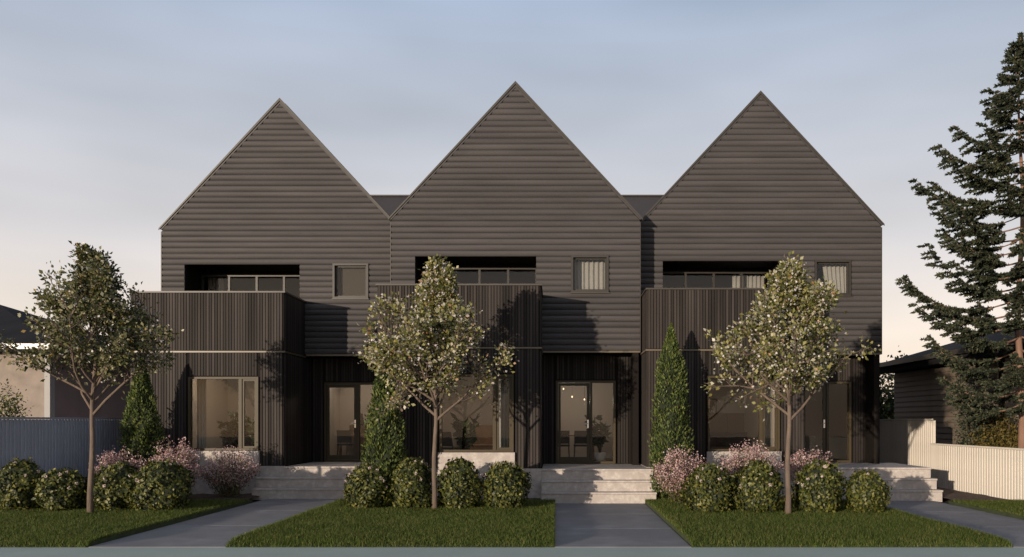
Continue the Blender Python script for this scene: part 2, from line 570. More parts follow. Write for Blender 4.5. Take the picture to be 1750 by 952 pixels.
def battens(name, parent, rects, axis, at, out, m, pitch=0.07, w=0.054, depth=0.022, y=None):
    """vertical battens on a wall: rects are (u0,u1,z0,z1); axis 0 = wall facing -y at y=at, axis 1 = wall facing x at x=at"""
    b = MB()
    for u0, u1, z0, z1 in rects:
        k0 = math.ceil(u0 / pitch - 1e-6)
        k = k0
        while (k + 0.5) * pitch + w / 2 < u1:
            c = (k + 0.5) * pitch
            if axis == 0:
                b.box(c - w / 2, c + w / 2, at - depth, at, z0, z1)
            else:
                b.box(*sorted((at, at + out * depth)), c - w / 2, c + w / 2, z0, z1)
            k += 1
    return b.build(name, m, parent, kind='stuff')

def frame(x0, x1, z0, z1, w, y0, y1):
    """rectangular frame whose members butt end to end"""
    return (MB().box(x0, x0 + w, y0, y1, z0, z1).box(x1 - w, x1, y0, y1, z0, z1)
            .box(x0 + w, x1 - w, y0, y1, z1 - w, z1).box(x0 + w, x1 - w, y0, y1, z0, z0 + w))

def build_house():
    root = thing('townhouse', '', 'townhouse')
    # --- upper facade wall and its boards
    OX0, OX1, OZ1 = -2.57, 0.53, 3.6 + 16 * PITCH          # balcony opening
    WX0, WX1, WZ0, WZ1 = 1.44, 2.36, 3.6 + 10 * PITCH, 3.6 + 16 * PITCH
    w = MB()
    y0, y1 = 0.002, 0.15
    w.box(-3.15, OX0, y0, y1, 3.62, OZ1)
    w.box(OX1, WX0, y0, y1, 3.62, OZ1)
    w.box(WX0, WX1, y0, y1, 3.62, WZ0)
    w.box(WX1, 3.15, y0, y1, 3.62, OZ1)
    w.prism_y([(-3.15, OZ1), (3.15, OZ1), (3.15, APEX - 3.15 * SLOPE - .03), (0, APEX - .03), (-3.15, APEX - 3.15 * SLOPE - .03)], y0, y1)
    fw = w.build('facade_wall', 'backing', root)
    i = 0
    while True:
        z0 = 3.6 + i * PITCH
        if z0 + 0.16 > APEX - 0.02:
            break
        L = lambda z: -half(z)
        Rr = lambda z: half(z)
        K = lambda c: (lambda z: c)
        if z0 >= OZ1 - 0.01:
            segs = [(L, Rr)]
        else:
            segs = []
            if z0 > 4.7:
                segs.append((L, K(OX0)))
            lo = OX1 if z0 > 4.7 else 0.60
            if z0 >= WZ0 - 0.01:
                segs += [(K(lo), K(WX0)), (K(WX1), Rr)]
            else:
                segs.append((K(lo), Rr))
        for a, b in segs:
            link('siding_board', board_mesh(z0, a, b), fw)
        i += 1
    z0 = 3.6 + i * PITCH
    MB().prism_y([(-half(z0), z0), (half(z0), z0), (0, APEX)], -0.03, 0.0).build('siding_board', 'siding', fw)
    # corner trims and the drip edge below the siding
    MB().box(-3.20, -3.182, -0.042, 0.15, 3.6, 6.90).build('corner_trim', 'trim', root)
    MB().box(3.182, 3.20, -0.042, 0.15, 3.56, 6.90).build('corner_trim', 'trim', root)
    MB().box(0.70, 3.18, -0.046, 0.10, 3.555, 3.597).build('drip_edge', 'flashing', root)
    # --- roof
    r = MB()
    ez, ex = 6.97, 3.24
    rz = 10.47
    t = 0.095
    prof = [(-ex, ez), (-ex + 0.06, ez - 0.02), (0, rz - t * 1.45), (ex - 0.06, ez - 0.02), (ex, ez), (0, rz)]
    r.prism_y(prof, -0.046, 10.0)
    ro = r.build('roof', 'roofing', root)
    for sgn in (-1, 1):
        b = MB()
        p = [(sgn * (ex + 0.012), ez - 0.035), (sgn * (ex + 0.012), ez + 0.012), (0.0, rz + 0.018), (0.0, rz - 0.062)]
        if sgn > 0:
            p = p[::-1]
        b.prism_y(p[::-1], -0.072, -0.048)
        b.build('barge_board', 'trim', ro)
        sm = MB()
        for k in range(1, 24):
            y = k * 0.42
            sm.add([(sgn * ex, y, ez), (0, y, rz), (0, y + .03, rz), (sgn * ex, y + .03, ez),
                    (sgn * ex, y, ez + .05), (0, y, rz + .05), (0, y + .03, rz + .05), (sgn * ex, y + .03, ez + .05)],
                   [(4, 5, 6, 7), (0, 1, 5, 4), (2, 3, 7, 6), (3, 0, 4, 7)])
        sm.build('roof_seams', 'roofing', ro, kind='stuff')
    # --- body behind the facade
    b = MB()
    b.box(-3.15, -3.0, 0.152, 9.85, 0, 6.88)
    b.box(3.0, 3.15, 0.152, 9.85, 0, 6.88)
    b.box(-3.15, 3.15, 9.852, 10.0, 0, 6.88)
    b.box(3.0, 3.15, -0.0, 0.15, 0, 3.55)
    b.build('outer_wall', 'backing', root)
    # --- rooms
    p = MB()
    p.box(-3.0, 3.0, 4.0, 4.12, 0.68, 6.5)
    p.box(0.50, 0.60, -1.62, 3.99, 0.68, 3.4)
    p.box(-2.99, -2.95, -1.62, 3.99, 0.68, 3.4)
    p.box(2.95, 2.99, 0.79, 3.99, 0.68, 3.4)
    p.box(-2.99, 0.49, -1.62, 3.99, 3.36, 3.4)
    p.box(0.61, 2.94, 0.79, 3.99, 3.30, 3.4)
    p.box(-2.99, 2.99, 1.21, 3.99, 6.5, 6.6)
    p.box(0.70, 2.99, 0.152, 1.20, 6.45, 6.6)
    p.build('interior_wall', 'plaster', root)
    fl = MB()
    fl.box(-3.0, 0.50, -1.62, 4.0, 0.50, 0.68)
    fl.box(0.60, 3.0, 0.79, 4.0, 0.50, 0.679)
    fl.box(-2.99, 2.99, 1.21, 3.99, 3.42, 3.60)
    fl.build('floor', 'floorboard', root)
    # --- balcony recess
    q = MB()
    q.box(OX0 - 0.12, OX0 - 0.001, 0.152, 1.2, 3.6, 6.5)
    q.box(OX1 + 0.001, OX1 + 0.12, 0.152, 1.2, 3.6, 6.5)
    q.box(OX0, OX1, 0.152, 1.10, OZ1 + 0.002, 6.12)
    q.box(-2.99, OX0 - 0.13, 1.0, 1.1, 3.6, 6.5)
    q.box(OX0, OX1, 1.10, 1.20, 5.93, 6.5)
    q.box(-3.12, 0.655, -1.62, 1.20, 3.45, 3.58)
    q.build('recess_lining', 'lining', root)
    g = frame(OX0, OX1, 3.58, 5.93, 0.05, 1.08, 1.16)
    for xx in (-1.80, -1.02, -0.25):
        g.box(xx - 0.03, xx + 0.03, 1.085, 1.155, 3.63, 5.88)
    sd_ = g.build('sliding_door', 'bronze_dark', root)
    for a, c in ((OX0 + .05, -1.83), (-1.77, -1.05), (-0.99, -0.28), (-0.22, OX1 - .05)):
        MB().box(a, c, 1.115, 1.123, 3.63, 5.88).build('pane', 'glass_upper', sd_)
    # --- small upper window
    wf = frame(WX0 - 0.02, WX1 + 0.02, WZ0 - 0.02, WZ1 + 0.02, 0.055, -0.07, 0.13)
    wo = wf.build('window', 'bronze_dark', root)
    frame(WX0 + 0.037, WX1 - 0.037, WZ0 + 0.037, WZ1 - 0.037, 0.035, 0.03, 0.08).build('sash', 'bronze_dark', wo)
    MB().box(WX0 + .07, WX1 - .07, 0.05, 0.058, WZ0 + .07, WZ1 - .07).build('pane', 'glass_upper', wo)
    MB().box(WX0 - 0.04, WX1 + 0.04, -0.09, -0.072, WZ0 - 0.045, WZ0 - 0.022).build('sill', 'trim', wo)
    # --- projecting bay: balcony parapet over the living room
    F = -1.78
    c = MB()
    c.box(-3.15, 0.66, F, F + 0.14, 3.56, 4.99)
    c.box(-3.15, -3.01, F + 0.14, 0.0, 3.56, 4.99)
    c.box(0.52, 0.66, F + 0.14, 0.0, 3.56, 4.99)
    par = c.build('balcony_parapet', 'backing', root)
    battens('batten_cladding', par, [(-3.17, 0.69, 3.56, 4.985)], 0, F, -1, 'batten_x')
    battens('batten_cladding', par, [(F, -0.04, 3.56, 4.985)], 1, 0.66, 1, 'batten_y')
    battens('batten_cladding', par, [(F, -0.04, 3.56, 4.985)], 1, -3.15, -1, 'batten_y')
    cp = MB()
    cp.box(-3.20, 0.705, F - 0.045, F + 0.17, 4.99, 5.03)
    cp.box(-3.20, -2.99, F + 0.17, -0.042, 4.99, 5.03)
    cp.box(0.50, 0.705, F + 0.17, -0.042, 4.99, 5.03)
    cp.build('parapet_cap', 'trim', par)
    fl_ = MB()
    fl_.box(-3.20, 0.70, F - 0.045, F - 0.001, 3.505, 3.545)
    fl_.box(0.661, 0.70, F, -0.0, 3.505, 3.545)
    fl_.box(-3.20, -3.151, F, -0.0, 3.505, 3.545)
    fl_.build('flashing_strip', 'flashing', par)
    # lower storey of the bay
    LX0, LX1, LZ0, LZ1 = -1.70, 0.04, 1.08, 2.90
    d = MB()
    d.box(-3.15, LX0, F, F + 0.14, 0.0, 3.55)
    d.box(LX1, 0.66, F, F + 0.14, 0.0, 3.55)
    d.box(LX0, LX1, F, F + 0.14, 2.90, 3.55)
    d.box(LX0, LX1, F, F + 0.14, 0.0, LZ0)
    d.box(-3.15, -3.01, F + 0.14, 0.15, 0.0, 3.55)
    d.box(0.52, 0.66, F + 0.14, 0.77, 0.0, 3.55)
    bay = d.build('bay_wall', 'backing', root)
    battens('batten_cladding', bay, [(-3.17, LX0 - 0.02, 0.70, 3.50), (LX1 + 0.02, 0.69, 0.70, 3.50), (LX0 - 0.02, LX1 + 0.02, 2.93, 3.50)], 0, F, -1, 'batten_x')
    battens('batten_cladding', bay, [(F, 0.60, 0.70, 3.50)], 1, 0.66, 1, 'batten_y')
    battens('batten_cladding', bay, [(F, 0.10, 0.70, 3.50)], 1, -3.15, -1, 'batten_y')
    s = MB()
    s.box(LX0 - 0.03, LX1 + 0.03, F - 0.10, F - 0.002, -0.05, LZ0 - 0.012)
    s.build('stone_base', 'stone', bay)
    for bx in ((-3.19, LX0 - 0.032, F - 0.045, F - 0.003), (LX1 + 0.032, 0.70, F - 0.045, F - 0.003), (-3.19, -3.152, F - 0.001, 0.1)):
        MB().box(*bx, -0.05, 0.69).build('stone_plinth', 'stone', bay)
    lw = frame(LX0, LX1, LZ0, LZ1, 0.05, F - 0.05, F + 0.10)
    lw.box(-0.45, -0.37, F - 0.045, F + 0.095, LZ0 + 0.05, LZ1 - 0.05)
    lwo = lw.build('window', 'bronze', root)
    MB().box(LX0 + .05, -0.45, F + 0.03, F + 0.038, LZ0 + .05, LZ1 - .05).build('pane', 'glass', lwo)
    frame(-0.368, LX1 - 0.052, LZ0 + 0.052, LZ1 - 0.052, 0.05, F - 0.02, F + 0.05).build('sash', 'bronze', lwo)
    MB().box(-0.318, LX1 - 0.102, F + 0.012, F + 0.02, LZ0 + .102, LZ1 - .102).build('pane', 'glass', lwo)
    # --- entry
    DX0, DX1, DZ1 = 1.03, 2.60, 2.87
    e = MB()
    e.box(0.66, DX0, 0.63, 0.77, 0.3, 3.55)
    e.box(DX1, 3.0, 0.63, 0.77, 0.3, 3.55)
    e.box(DX0, DX1, 0.63, 0.77, DZ1, 3.55)
    e.box(0.66, 3.0, 0.11, 0.77, 3.552, 3.61)
    ew = e.build('entry_wall', 'backing', root)
    battens('batten_cladding', ew, [(0.70, DX0 - 0.02, 0.69, 3.54), (DX1 + 0.02, 3.0, 0.69, 3.54), (DX0 - 0.02, DX1 + 0.02, DZ1 + 0.03, 3.54)], 0, 0.63, -1, 'batten_x')
    df = frame(DX0, DX1, 0.685, DZ1, 0.06, 0.56, 0.74)
    df.box(1.93, 1.99, 0.565, 0.735, 0.745, DZ1 - 0.06)
    dfo = df.build('door_frame', 'bronze', root)
    MB().box(1.99, DX1 - .06, 0.64, 0.648, 0.745, DZ1 - .06).build('pane', 'glass', dfo)
    dl = MB()
    dl.box(DX0 + .065, DX0 + .13, 0.60, 0.65, 0.75, DZ1 - .065).box(1.845, 1.925, 0.60, 0.65, 0.75, DZ1 - .065)
    dl.box(DX0 + .13, 1.845, 0.60, 0.65, DZ1 - .14, DZ1 - .065).box(DX0 + .13, 1.845, 0.60, 0.65, 0.75, 0.86)
    dlo = dl.build('door', 'bronze', root)
    MB().box(DX0 + .13, 1.845, 0.62, 0.628, 0.86, DZ1 - .14).build('pane', 'glass', dlo)
    h = MB()
    h.box(1.855, 1.895, 0.585, 0.599, 1.62, 1.84)
    h.tube([(1.875, 0.585, 1.74), (1.875, 0.535, 1.74), (1.77, 0.530, 1.74)], [0.012, 0.012, 0.010], 8)
    h.build('handle', 'steel', dlo)
    return root

HOUSES = [(-7.42, 23.0), (-1.034, 21.87), (5.378, 22.5)]
HLABEL = ['left dark gabled townhouse with brown blind in its small upper window',
          'middle dark gabled townhouse, the tallest in view, standing forward of both others',
          'right dark gabled townhouse beside the cream fence']
proto = build_house()
houses = [proto, copy_tree(proto), copy_tree(proto)]
for o, (x, y), lb in zip(houses, HOUSES, HLABEL):
    o.location = (x, y, 0)
    tag(o, lb, 'townhouse', 'row of three gabled townhouses')

# rear cross wing that closes the notches between the gables
rw = thing('rear_wing', 'dark rear roof seen in the notches between the gables', 'building', (-1.0, 33.6, 0))
MB().box(-8.6, 8.6, 0.0, 7.0, 0, 6.9).build('wall', 'backing', rw)
m = MB()
m.add([(-8.8, -0.2, 6.9), (8.8, -0.2, 6.9), (8.8, 3.5, 11.58), (-8.8, 3.5, 11.58), (8.8, 7.2, 6.9), (-8.8, 7.2, 6.9)],
      [(0, 1, 2, 3), (3, 2, 4, 5), (1, 4, 2), (0, 3, 5), (0, 5, 4, 1)])
ro = m.build('roof', 'roofing', rw)
MB().box(-8.82, 8.82, 3.42, 3.58, 11.56, 11.62).build('ridge_cap', 'roofing', ro)

# ------------------------------------------------------------------ entry steps and landings
def steps(cx, D, x0, x1, lx1, label):
    t = thing('entry_steps', label, 'steps', (cx, D, 0), 'stone entry steps')
    def block(name, xa, xb, ya, yb, z):
        b = MB().box(xa + .004, xb - .012, ya + .018, yb, -0.10, z - 0.048).build(name, 'stone', t)
        e = .007
        m = MB()
        m.add([(xa, ya, z - .042), (xb, ya, z - .042), (xb, yb, z - .042), (xa, yb, z - .042),
               (xa, ya, z - e), (xb, ya, z - e), (xb, yb, z - e), (xa, yb, z - e),
               (xa + e, ya + e, z), (xb - e, ya + e, z), (xb - e, yb, z), (xa + e, yb, z)],
              [(3, 2, 1, 0), (0, 1, 5, 4), (1, 2, 6, 5), (2, 3, 7, 6), (3, 0, 4, 7), (4, 5, 9, 8), (5, 6, 10, 9), (7, 4, 8, 11), (8, 9, 10, 11), (6, 7, 11, 10)])
        m.build('tread', 'stone', b)
    block('landing', 0.70, lx1, -1.83, 0.555, 0.68)
    block('step', x0, x1, -2.13, -1.814, 0.43)
    block('step', x0, x1, -2.43, -2.114, 0.18)
    return t
steps(-7.42, 23.0, 0.085, 2.34, 3.16, 'left stone steps half hidden by flowering shrubs and a round bush')
steps(-1.034, 21.87, 0.70, 3.33, 3.32, 'middle stone steps up to the glazed front door')
steps(5.378, 22.5, 0.70, 3.72, 3.71, 'right stone steps beside the cream fence')

# ------------------------------------------------------------------ behind the glass
def curtain(name, label, x0, x1, y, z0, z1, m, amp=0.03, folds=9, sweep=0.0):
    b = MB()
    n = folds * 6
    v, f = [], []
    for j in range(5):
        q = j / 4
        for i in range(n + 1):
            u = i / n
            xx = x0 + (x1 - x0) * u
            xx += sweep * (1 - u) * (1 - q) ** 1.5
            v.append((xx, y + amp * math.sin(u * folds * 2 * math.pi + 0.5 * math.sin(3 * q)), z0 + (z1 - z0) * q))
    for j in range(4):
        for i in range(n):
            a = j * (n + 1) + i
            f.append((a, a + 1, a + n + 2, a + n + 1))
    b.add(v, f)
    o = b.build(name, m, smooth=True)
    md = o.modifiers.new('thickness', 'SOLIDIFY')
    md.thickness = 0.004
    return tag(o, label, 'curtain')
H1, H2, H3 = HOUSES
curtain('curtain', 'pale curtain at the left side of left ground floor window', H1[0] - 1.64, H1[0] - 1.40, H1[1] - 1.45, 0.72, 3.2, 'fabric_white', folds=3)
curtain('curtain', 'white curtain at right side of middle ground floor window', H2[0] - 0.33, H2[0] - 0.08, H2[1] - 1.42, 0.72, 3.2, 'fabric_white', folds=3)
curtain('curtain', 'pale curtain at right side of right ground floor window', H3[0] - 0.34, H3[0] - 0.04, H3[1] - 1.42, 0.72, 3.2, 'fabric_white', folds=3)
curtain('curtain', 'white curtain filling small upper window of middle townhouse', H2[0] + 1.40, H2[0] + 2.40, H2[1] + 0.28, 5.0, 6.2, 'fabric_white', folds=8)
curtain('curtain', 'white curtain drawn aside in small upper window of right townhouse', H3[0] + 1.72, H3[0] + 2.42, H3[1] + 0.28, 5.0, 6.2, 'fabric_white', folds=6, sweep=0.18)
curtain('curtain', 'pale curtain at left of left balcony door', H1[0] - 2.5, H1[0] - 2.05, H1[1] + 1.36, 3.62, 5.9, 'fabric_white', folds=5)
curtain('curtain', 'pale curtain at right of right balcony door', H3[0] - 0.45, H3[0] + 0.45, H3[1] + 1.36, 3.62, 5.9, 'fabric_white', folds=8)
bl = MB().box(-0.5, 0.5, 0, 0.006, 0, 0.96)
bl.box(-0.5, 0.5, -0.008, 0.014, -0.03, -0.001)
tag(bl.build('roller_blind', 'blind', loc=(H1[0] + 1.9, H1[1] + 0.17, 5.12)), 'brown roller blind behind small upper window of left townhouse', 'blind')

def room_plant(label, x, y, z, h, seed, potm='ceramic'):
    t = thing('potted_plant', label, 'plant', (x, y, z), 'potted plants indoors')
    MB().lathe([(0.10, 0.0), (0.14, 0.02), (0.16, 0.28), (0.145, 0.28), (0.135, 0.24)], n=14).build('pot', potm, t, True)
    rng = np.random.default_rng(seed)
    st = MB()
    C, D, L = [], [], []
    for k in range(13):
        a = rng.uniform(0, 6.28)
        l = rng.uniform(0.55, 1.0) * h
        tip = np.array([math.cos(a) * 0.28 * l, math.sin(a) * 0.28 * l, 0.26 + l * 0.9])
        st.tube([(0, 0, 0.2), tuple(tip * 0.55 + np.array([0, 0, .1])), tuple(tip)], [0.010, 0.008, 0.004], 4)
        for j in range(14):
            u = rng.uniform(0.35, 1)
            c = np.array([0, 0, 0.2]) * (1 - u) + tip * u
            d = rng.normal(size=3) + np.array([math.cos(a), math.sin(a), 0.4])
            C.append(c + 0.06 * d / np.linalg.norm(d)); D.append(d); L.append(rng.uniform(0.16, 0.32))
    st.build('stem', 'wood_dark', t)
    C, D, L = np.array(C), np.array(D), np.array(L)
    link('leaves', quad_mesh('leaves', leaves(C, D, L, L * 0.4, rng), 'leaf_room'), t, 'stuff')
    return t
room_plant('leafy plant in a pot behind left ground floor window', H1[0] - 1.15, H1[1] - 0.4, 0.68, 1.0, 1, 'wood_dark')
room_plant('tall leafy plant behind middle ground floor window', H2[0] - 1.15, H2[1] - 0.9, 0.68, 1.15, 2, 'fabric_dark')
room_plant('tall plant in a white pot behind the sidelight of the middle door', H2[0] + 2.22, H2[1] + 1.15, 0.68, 1.15, 3)
room_plant('wide leafy plant deep behind left ground floor window', H1[0] - 1.75, H1[1] + 1.6, 0.68, 1.35, 5, 'wood_dark')
room_plant('tall plant behind the casement of left ground floor window', H1[0] - 0.15, H1[1] - 1.1, 0.68, 1.3, 4)

def table(label, x, y, z, w, d, h=0.74):
    t = thing('dining_table', label, 'table', (x, y, z), 'tables indoors')
    MB().box(-w / 2, w / 2, -d / 2, d / 2, h - 0.04, h).build('tabletop', 'wood_mid', t)
    for sx in (-1, 1):
        for sy in (-1, 1):
            MB().tube([(sx * (w / 2 - .07), sy * (d / 2 - .07), h - .04), (sx * (w / 2 - .04), sy * (d / 2 - .04), 0)], [0.025, 0.016], 6).build('leg', 'wood_mid', t)
def chair(label, x, y, z, rz, m='fabric_dark'):
    t = thing('chair', label, 'chair', (x, y, z), 'chairs indoors', rz)
    MB().box(-.22, .22, -.22, .22, .42, .47).build('seat', m, t)
    b = MB()
    b.add([(-.21, .20, .50), (.21, .20, .50), (.21, .28, .86), (-.21, .28, .86), (-.21, .235, .50), (.21, .235, .50), (.21, .315, .86), (-.21, .315, .86)],
          [(0, 1, 2, 3), (5, 4, 7, 6), (0, 4, 5, 1), (3, 2, 6, 7), (0, 3, 7, 4), (1, 5, 6, 2)])
    b.build('backrest', m, t)
    for sx in (-1, 1):
        for sy in (-1, 1):
            MB().tube([(sx * .19, sy * .19, .42 if sy < 0 else .50), (sx * .21, sy * .22, 0)], [.018, .012], 6).build('leg', 'wood_dark', t)
table('dining table behind left front door', H1[0] + 1.7, H1[1] + 2.4, 0.68, 1.3, 0.9)
chair('dark chair at the table behind left front door', H1[0] + 1.35, H1[1] + 1.75, 0.68, math.pi)
table('dining table behind middle front door', H2[0] + 1.5, H2[1] + 2.6, 0.68, 1.3, 0.9)
chair('dark green-black chair behind middle front door, on the left', H2[0] + 1.2, H2[1] + 1.95, 0.68, math.pi)
chair('dark chair behind middle front door, on the right', H2[0] + 1.75, H2[1] + 1.95, 0.68, math.pi)
table('low table behind middle ground floor window', H2[0] - 0.6, H2[1] + 0.6, 0.68, 1.5, 0.8, 0.5)
chair('dark chair behind left part of middle ground floor window', H2[0] - 1.55, H2[1] - 0.5, 0.68, 2.5)
chair('dark chair behind left ground floor window', H1[0] - 0.55, H1[1] + 0.4, 0.68, 2.8)
def sofa(label, x, y, z, w):
    t = thing('sofa', label, 'sofa', (x, y, z), 'sofas indoors')
    MB().box(-w / 2, w / 2, -.4, .4, .10, .42).build('seat', 'fabric_dark', t)
    MB().box(-w / 2, w / 2, .22, .42, .421, .82).build('backrest', 'fabric_dark', t)
    for s in (-1, 1):
        MB().box(*sorted((s * w / 2, s * (w / 2 + .16))), -.42, .43, .10, .6).build('armrest', 'fabric_dark', t)
        MB().box(*sorted((s * (w / 2 - .1), s * (w / 2 - .04))), -.34, -.28, 0, .10).build('leg', 'wood_dark', t)
sofa('dark sofa behind right ground floor window', H3[0] - 1.0, H3[1] + 0.6, 0.68, 1.7)
sofa('dark low sofa deep behind left ground floor window', H1[0] - 1.5, H1[1] + 2.6, 0.68, 1.5)
def cabinet(label, x, y, z, w, h, m='wood_dark'):
    t = thing('cabinet', label, 'cabinet', (x, y, z), 'cabinets indoors')
    MB().box(-w / 2, w / 2, 0, .38, 0.06, h).build('carcass', m, t)
    n = max(2, int(w / 0.5))
    for k in range(n):
        a = -w / 2 + k * w / n
        o = MB().box(a + .008, a + w / n - .008, -.022, -.001, .07, h - .01).build('door', m, t)
        MB().box(a + w / n - .05, a + w / n - .035, -.04, -.0225, h * .45, h * .6).build('handle', 'steel', o)
    MB().box(-w / 2 + .03, w / 2 - .03, .03, .35, 0, .059).build('base', 'fabric_dark', t)
cabinet('long dark sideboard along back wall behind left ground floor window', H1[0] - 1.9, H1[1] + 3.55, 0.68, 1.5, 0.95)
cabinet('tall dark cabinet at back of room behind right ground floor window', H3[0] - 0.55, H3[1] + 1.6, 0.68, 1.0, 1.35)
cabinet('low mid-brown cabinet at back of room behind middle ground floor window', H2[0] - 1.2, H2[1] + 3.55, 0.68, 1.3, 1.0, 'wood_mid')
cabinet('dark sideboard at the back of the hall behind left front door', H1[0] + 1.6, H1[1] + 3.55, 0.68, 1.2, 1.0)
def vase(label, x, y, z, m):
    o = MB().lathe([(0.05, 0.0), (0.085, 0.06), (0.09, 0.14), (0.04, 0.26), (0.03, 0.33), (0.042, 0.36)], n=14).build('vase', m, None, True, None, (x, y, z))
    tag(o, label, 'vase', 'vases indoors')
vase('dark vase on the sideboard behind left front door', H1[0] + 1.35, H1[1] + 3.7, 1.68, 'fabric_dark')
vase('brown vase on the sideboard behind left front door', H1[0] + 1.75, H1[1] + 3.7, 1.68, 'wood_mid')
vase('white vase on the sideboard behind left ground floor window', H1[0] - 1.7, H1[1] + 3.7, 1.63, 'ceramic')
def picture(label, x, y, z, w, h):
    t = thing('framed_picture', label, 'picture', (x, y, z), 'pictures indoors')
    frame(-w / 2, w / 2, 0, h, .03, -.03, 0).build('frame', 'wood_dark', t)
    MB().box(-w / 2 + .03, w / 2 - .03, -.015, -.002, .03, h - .03).build('print', 'print_art', t)
picture('framed print on back wall behind left ground floor window', H1[0] - 0.5, H1[1] + 3.99, 1.75, 1.0, 0.8)
picture('framed print on back wall behind middle ground floor window', H2[0] - 0.4, H2[1] + 3.99, 1.9, 0.8, 1.0)
picture('framed print on back wall behind right ground floor window', H3[0] - 1.0, H3[1] + 3.99, 1.7, 1.2, 0.8)
for k, (dx, dy, z) in enumerate(((1.25, 2.5, 2.72), (1.5, 2.7, 2.5), (1.85, 2.6, 2.42))):
    t = thing('pendant_lamp', ['highest', 'middle', 'lowest'][k] + ' of the small lit pendant lamps behind middle front door', 'lamp', (H2[0] + dx, H2[1] + dy, z), 'pendant lamps behind middle door')
    MB().lathe([(0.004, -0.022), (0.017, -0.013), (0.021, 0.0), (0.015, 0.018), (0.006, 0.034)], n=10).build('bulb', 'bulb', t, True)
    ld = bpy.data.lights.new('pendant_glow', 'POINT')
    ld.energy = 7
    ld.color = (1.0, 0.85, 0.68)
    ld.shadow_soft_size = 0.05
    link('glow', ld, t, None, (0, 0, -0.1))
    MB().tube([(0, 0, 0.034), (0, 0, 3.29 - z)], [0.004, 0.004], 5).build('cord', 'fabric_dark', t)

def ceiling_fill_lamp(label, x, y, z, power):  # lamps added to brighten the rooms; no such round fittings are in view
    t = thing('ceiling_fill_lamp', label, 'lamp', (x, y, z), 'round ceiling lamps added to light the rooms')
    MB().lathe([(0.16, -0.05), (0.17, -0.02), (0.17, 0.0)], n=20).build('housing', 'white_paint', t, True)
    MB().lathe([(0.02, -0.062), (0.14, -0.056), (0.15, -0.051)], n=20).build('diffuser', 'bulb', t, True)
    ld = bpy.data.lights.new('ceiling_fill', 'POINT')
    ld.energy = power
    ld.color = (1.0, 0.84, 0.66)
    ld.shadow_soft_size = 0.14
    link('glow', ld, t, None, (0, 0, -0.22))
ceiling_fill_lamp('added round lamp standing in for the lit ceiling strip behind left ground floor window', H1[0] - 1.2, H1[1] + 1.2, 3.355, 60)
ceiling_fill_lamp('added unseen ceiling lamp brightening the room behind middle ground floor window', H2[0] - 1.2, H2[1] + 1.2, 3.355, 45)
ceiling_fill_lamp('added unseen ceiling lamp brightening the room behind right ground floor window', H3[0] - 1.2, H3[1] + 1.2, 3.355, 25)
ceiling_fill_lamp('added unseen ceiling lamp brightening the hall behind left front door', H1[0] + 1.7, H1[1] + 2.2, 3.295, 40)

# ------------------------------------------------------------------ fences
def fence(label, x, y0, y1, h, m, facing, cat_group, pitch=0.125):
    t = thing('paling_fence', label, 'fence', (x, y0, 0), cat_group)
    n = int(round((y1 - y0) / pitch))
    w = pitch - 0.022
    pm = MB()
    # a paling: flat board with chamfered long edges
    e = 0.010
    s = facing
    prof = [(0, 0), (s * 0.010, 0), (s * 0.020, e), (s * 0.020, w - e), (s * 0.010, w), (0, w)]
    v = [(a, b, 0.0) for a, b in prof] + [(a, b, h - 0.02) for a, b in prof]
    k = len(prof)
    f = [(i, (i + 1) % k, (i + 1) % k + k, i + k) for i in range(k)] + [tuple(range(k - 1, -1, -1)), tuple(range(k, 2 * k))]
    me = pm.add(v, f).mesh('paling', m)
    for i in range(n):
        link('paling', me, t, None, (0, i * pitch, -0.06 + 0.0))
    back = sorted((-s * 0.001, -s * 0.022))
    L = n * pitch
    MB().box(back[0], back[1], 0, L, -0.06, h - 0.09).build('back_sheet', m, t)
    MB().box(*sorted((-s * 0.035, s * 0.035)), -0.02, L, h - 0.075, h - 0.03).build('top_rail', m, t)
    for j in range(int(L / 2.4) + 1):
        y = min(j * 2.4, L - 0.05)
        MB().box(*sorted((-s * 0.11, -s * 0.036)), y, y + 0.075, -0.1, h - 0.08).build('post', m, t)
    return t
fence('grey ribbed fence left of the left townhouse, in shade', -11.5, 17.35, 32.0, 1.92, 'fence_grey', 1, None)
fence('low sunlit cream paling fence along the right boundary', 10.5, 11.0, 23.85, 1.22, 'fence_cream', -1, 'cream fences on the right')
fence('taller cream fence behind the low one, beside the right townhouse', 10.5, 23.87, 33.0, 1.90, 'fence_cream', -1, 'cream fences on the right')

# ------------------------------------------------------------------ neighbours
ln = thing('neighbour_house', 'low neighbouring house at far left with peach wall and white gutter', 'house', (-14.2, 24.0, 0))
MB().box(-14, -0.16, 0.0, 0.2, 0, 3.72).build('front_wall', 'render_peach', ln)
MB().box(-0.2, -0.002, 0.202, 10, 0, 3.72).build('side_wall', 'neighbour_plum', ln)
MB().box(-0.158, 0.0, -0.03, 0.2, 0, 3.72).build('corner_post', 'post_grey', ln)
m = MB()
m.add([(-14.5, -0.5, 3.72), (0.45, -0.5, 3.72), (0.45, 10.5, 3.72), (-14.5, 10.5, 3.72),
       (-14.5, -0.5, 3.90), (0.45, -0.5, 3.90), (0.45, 10.5, 3.90), (-14.5, 10.5, 3.90), (-9.5, 4.8, 5.75), (-4.6, 4.8, 5.75)],
      [(3, 2, 1, 0), (0, 1, 5, 4), (1, 2, 6, 5), (2, 3, 7, 6), (3, 0, 4, 7), (4, 5, 9, 8), (5, 6, 9), (6, 7, 8, 9), (7, 4, 8)])
nr = m.build('roof', 'roof_neighbour', ln)
MB().box(-14.5, 0.45, -0.62, -0.502, 3.78, 3.93).build('gutter', 'white_paint', nr)

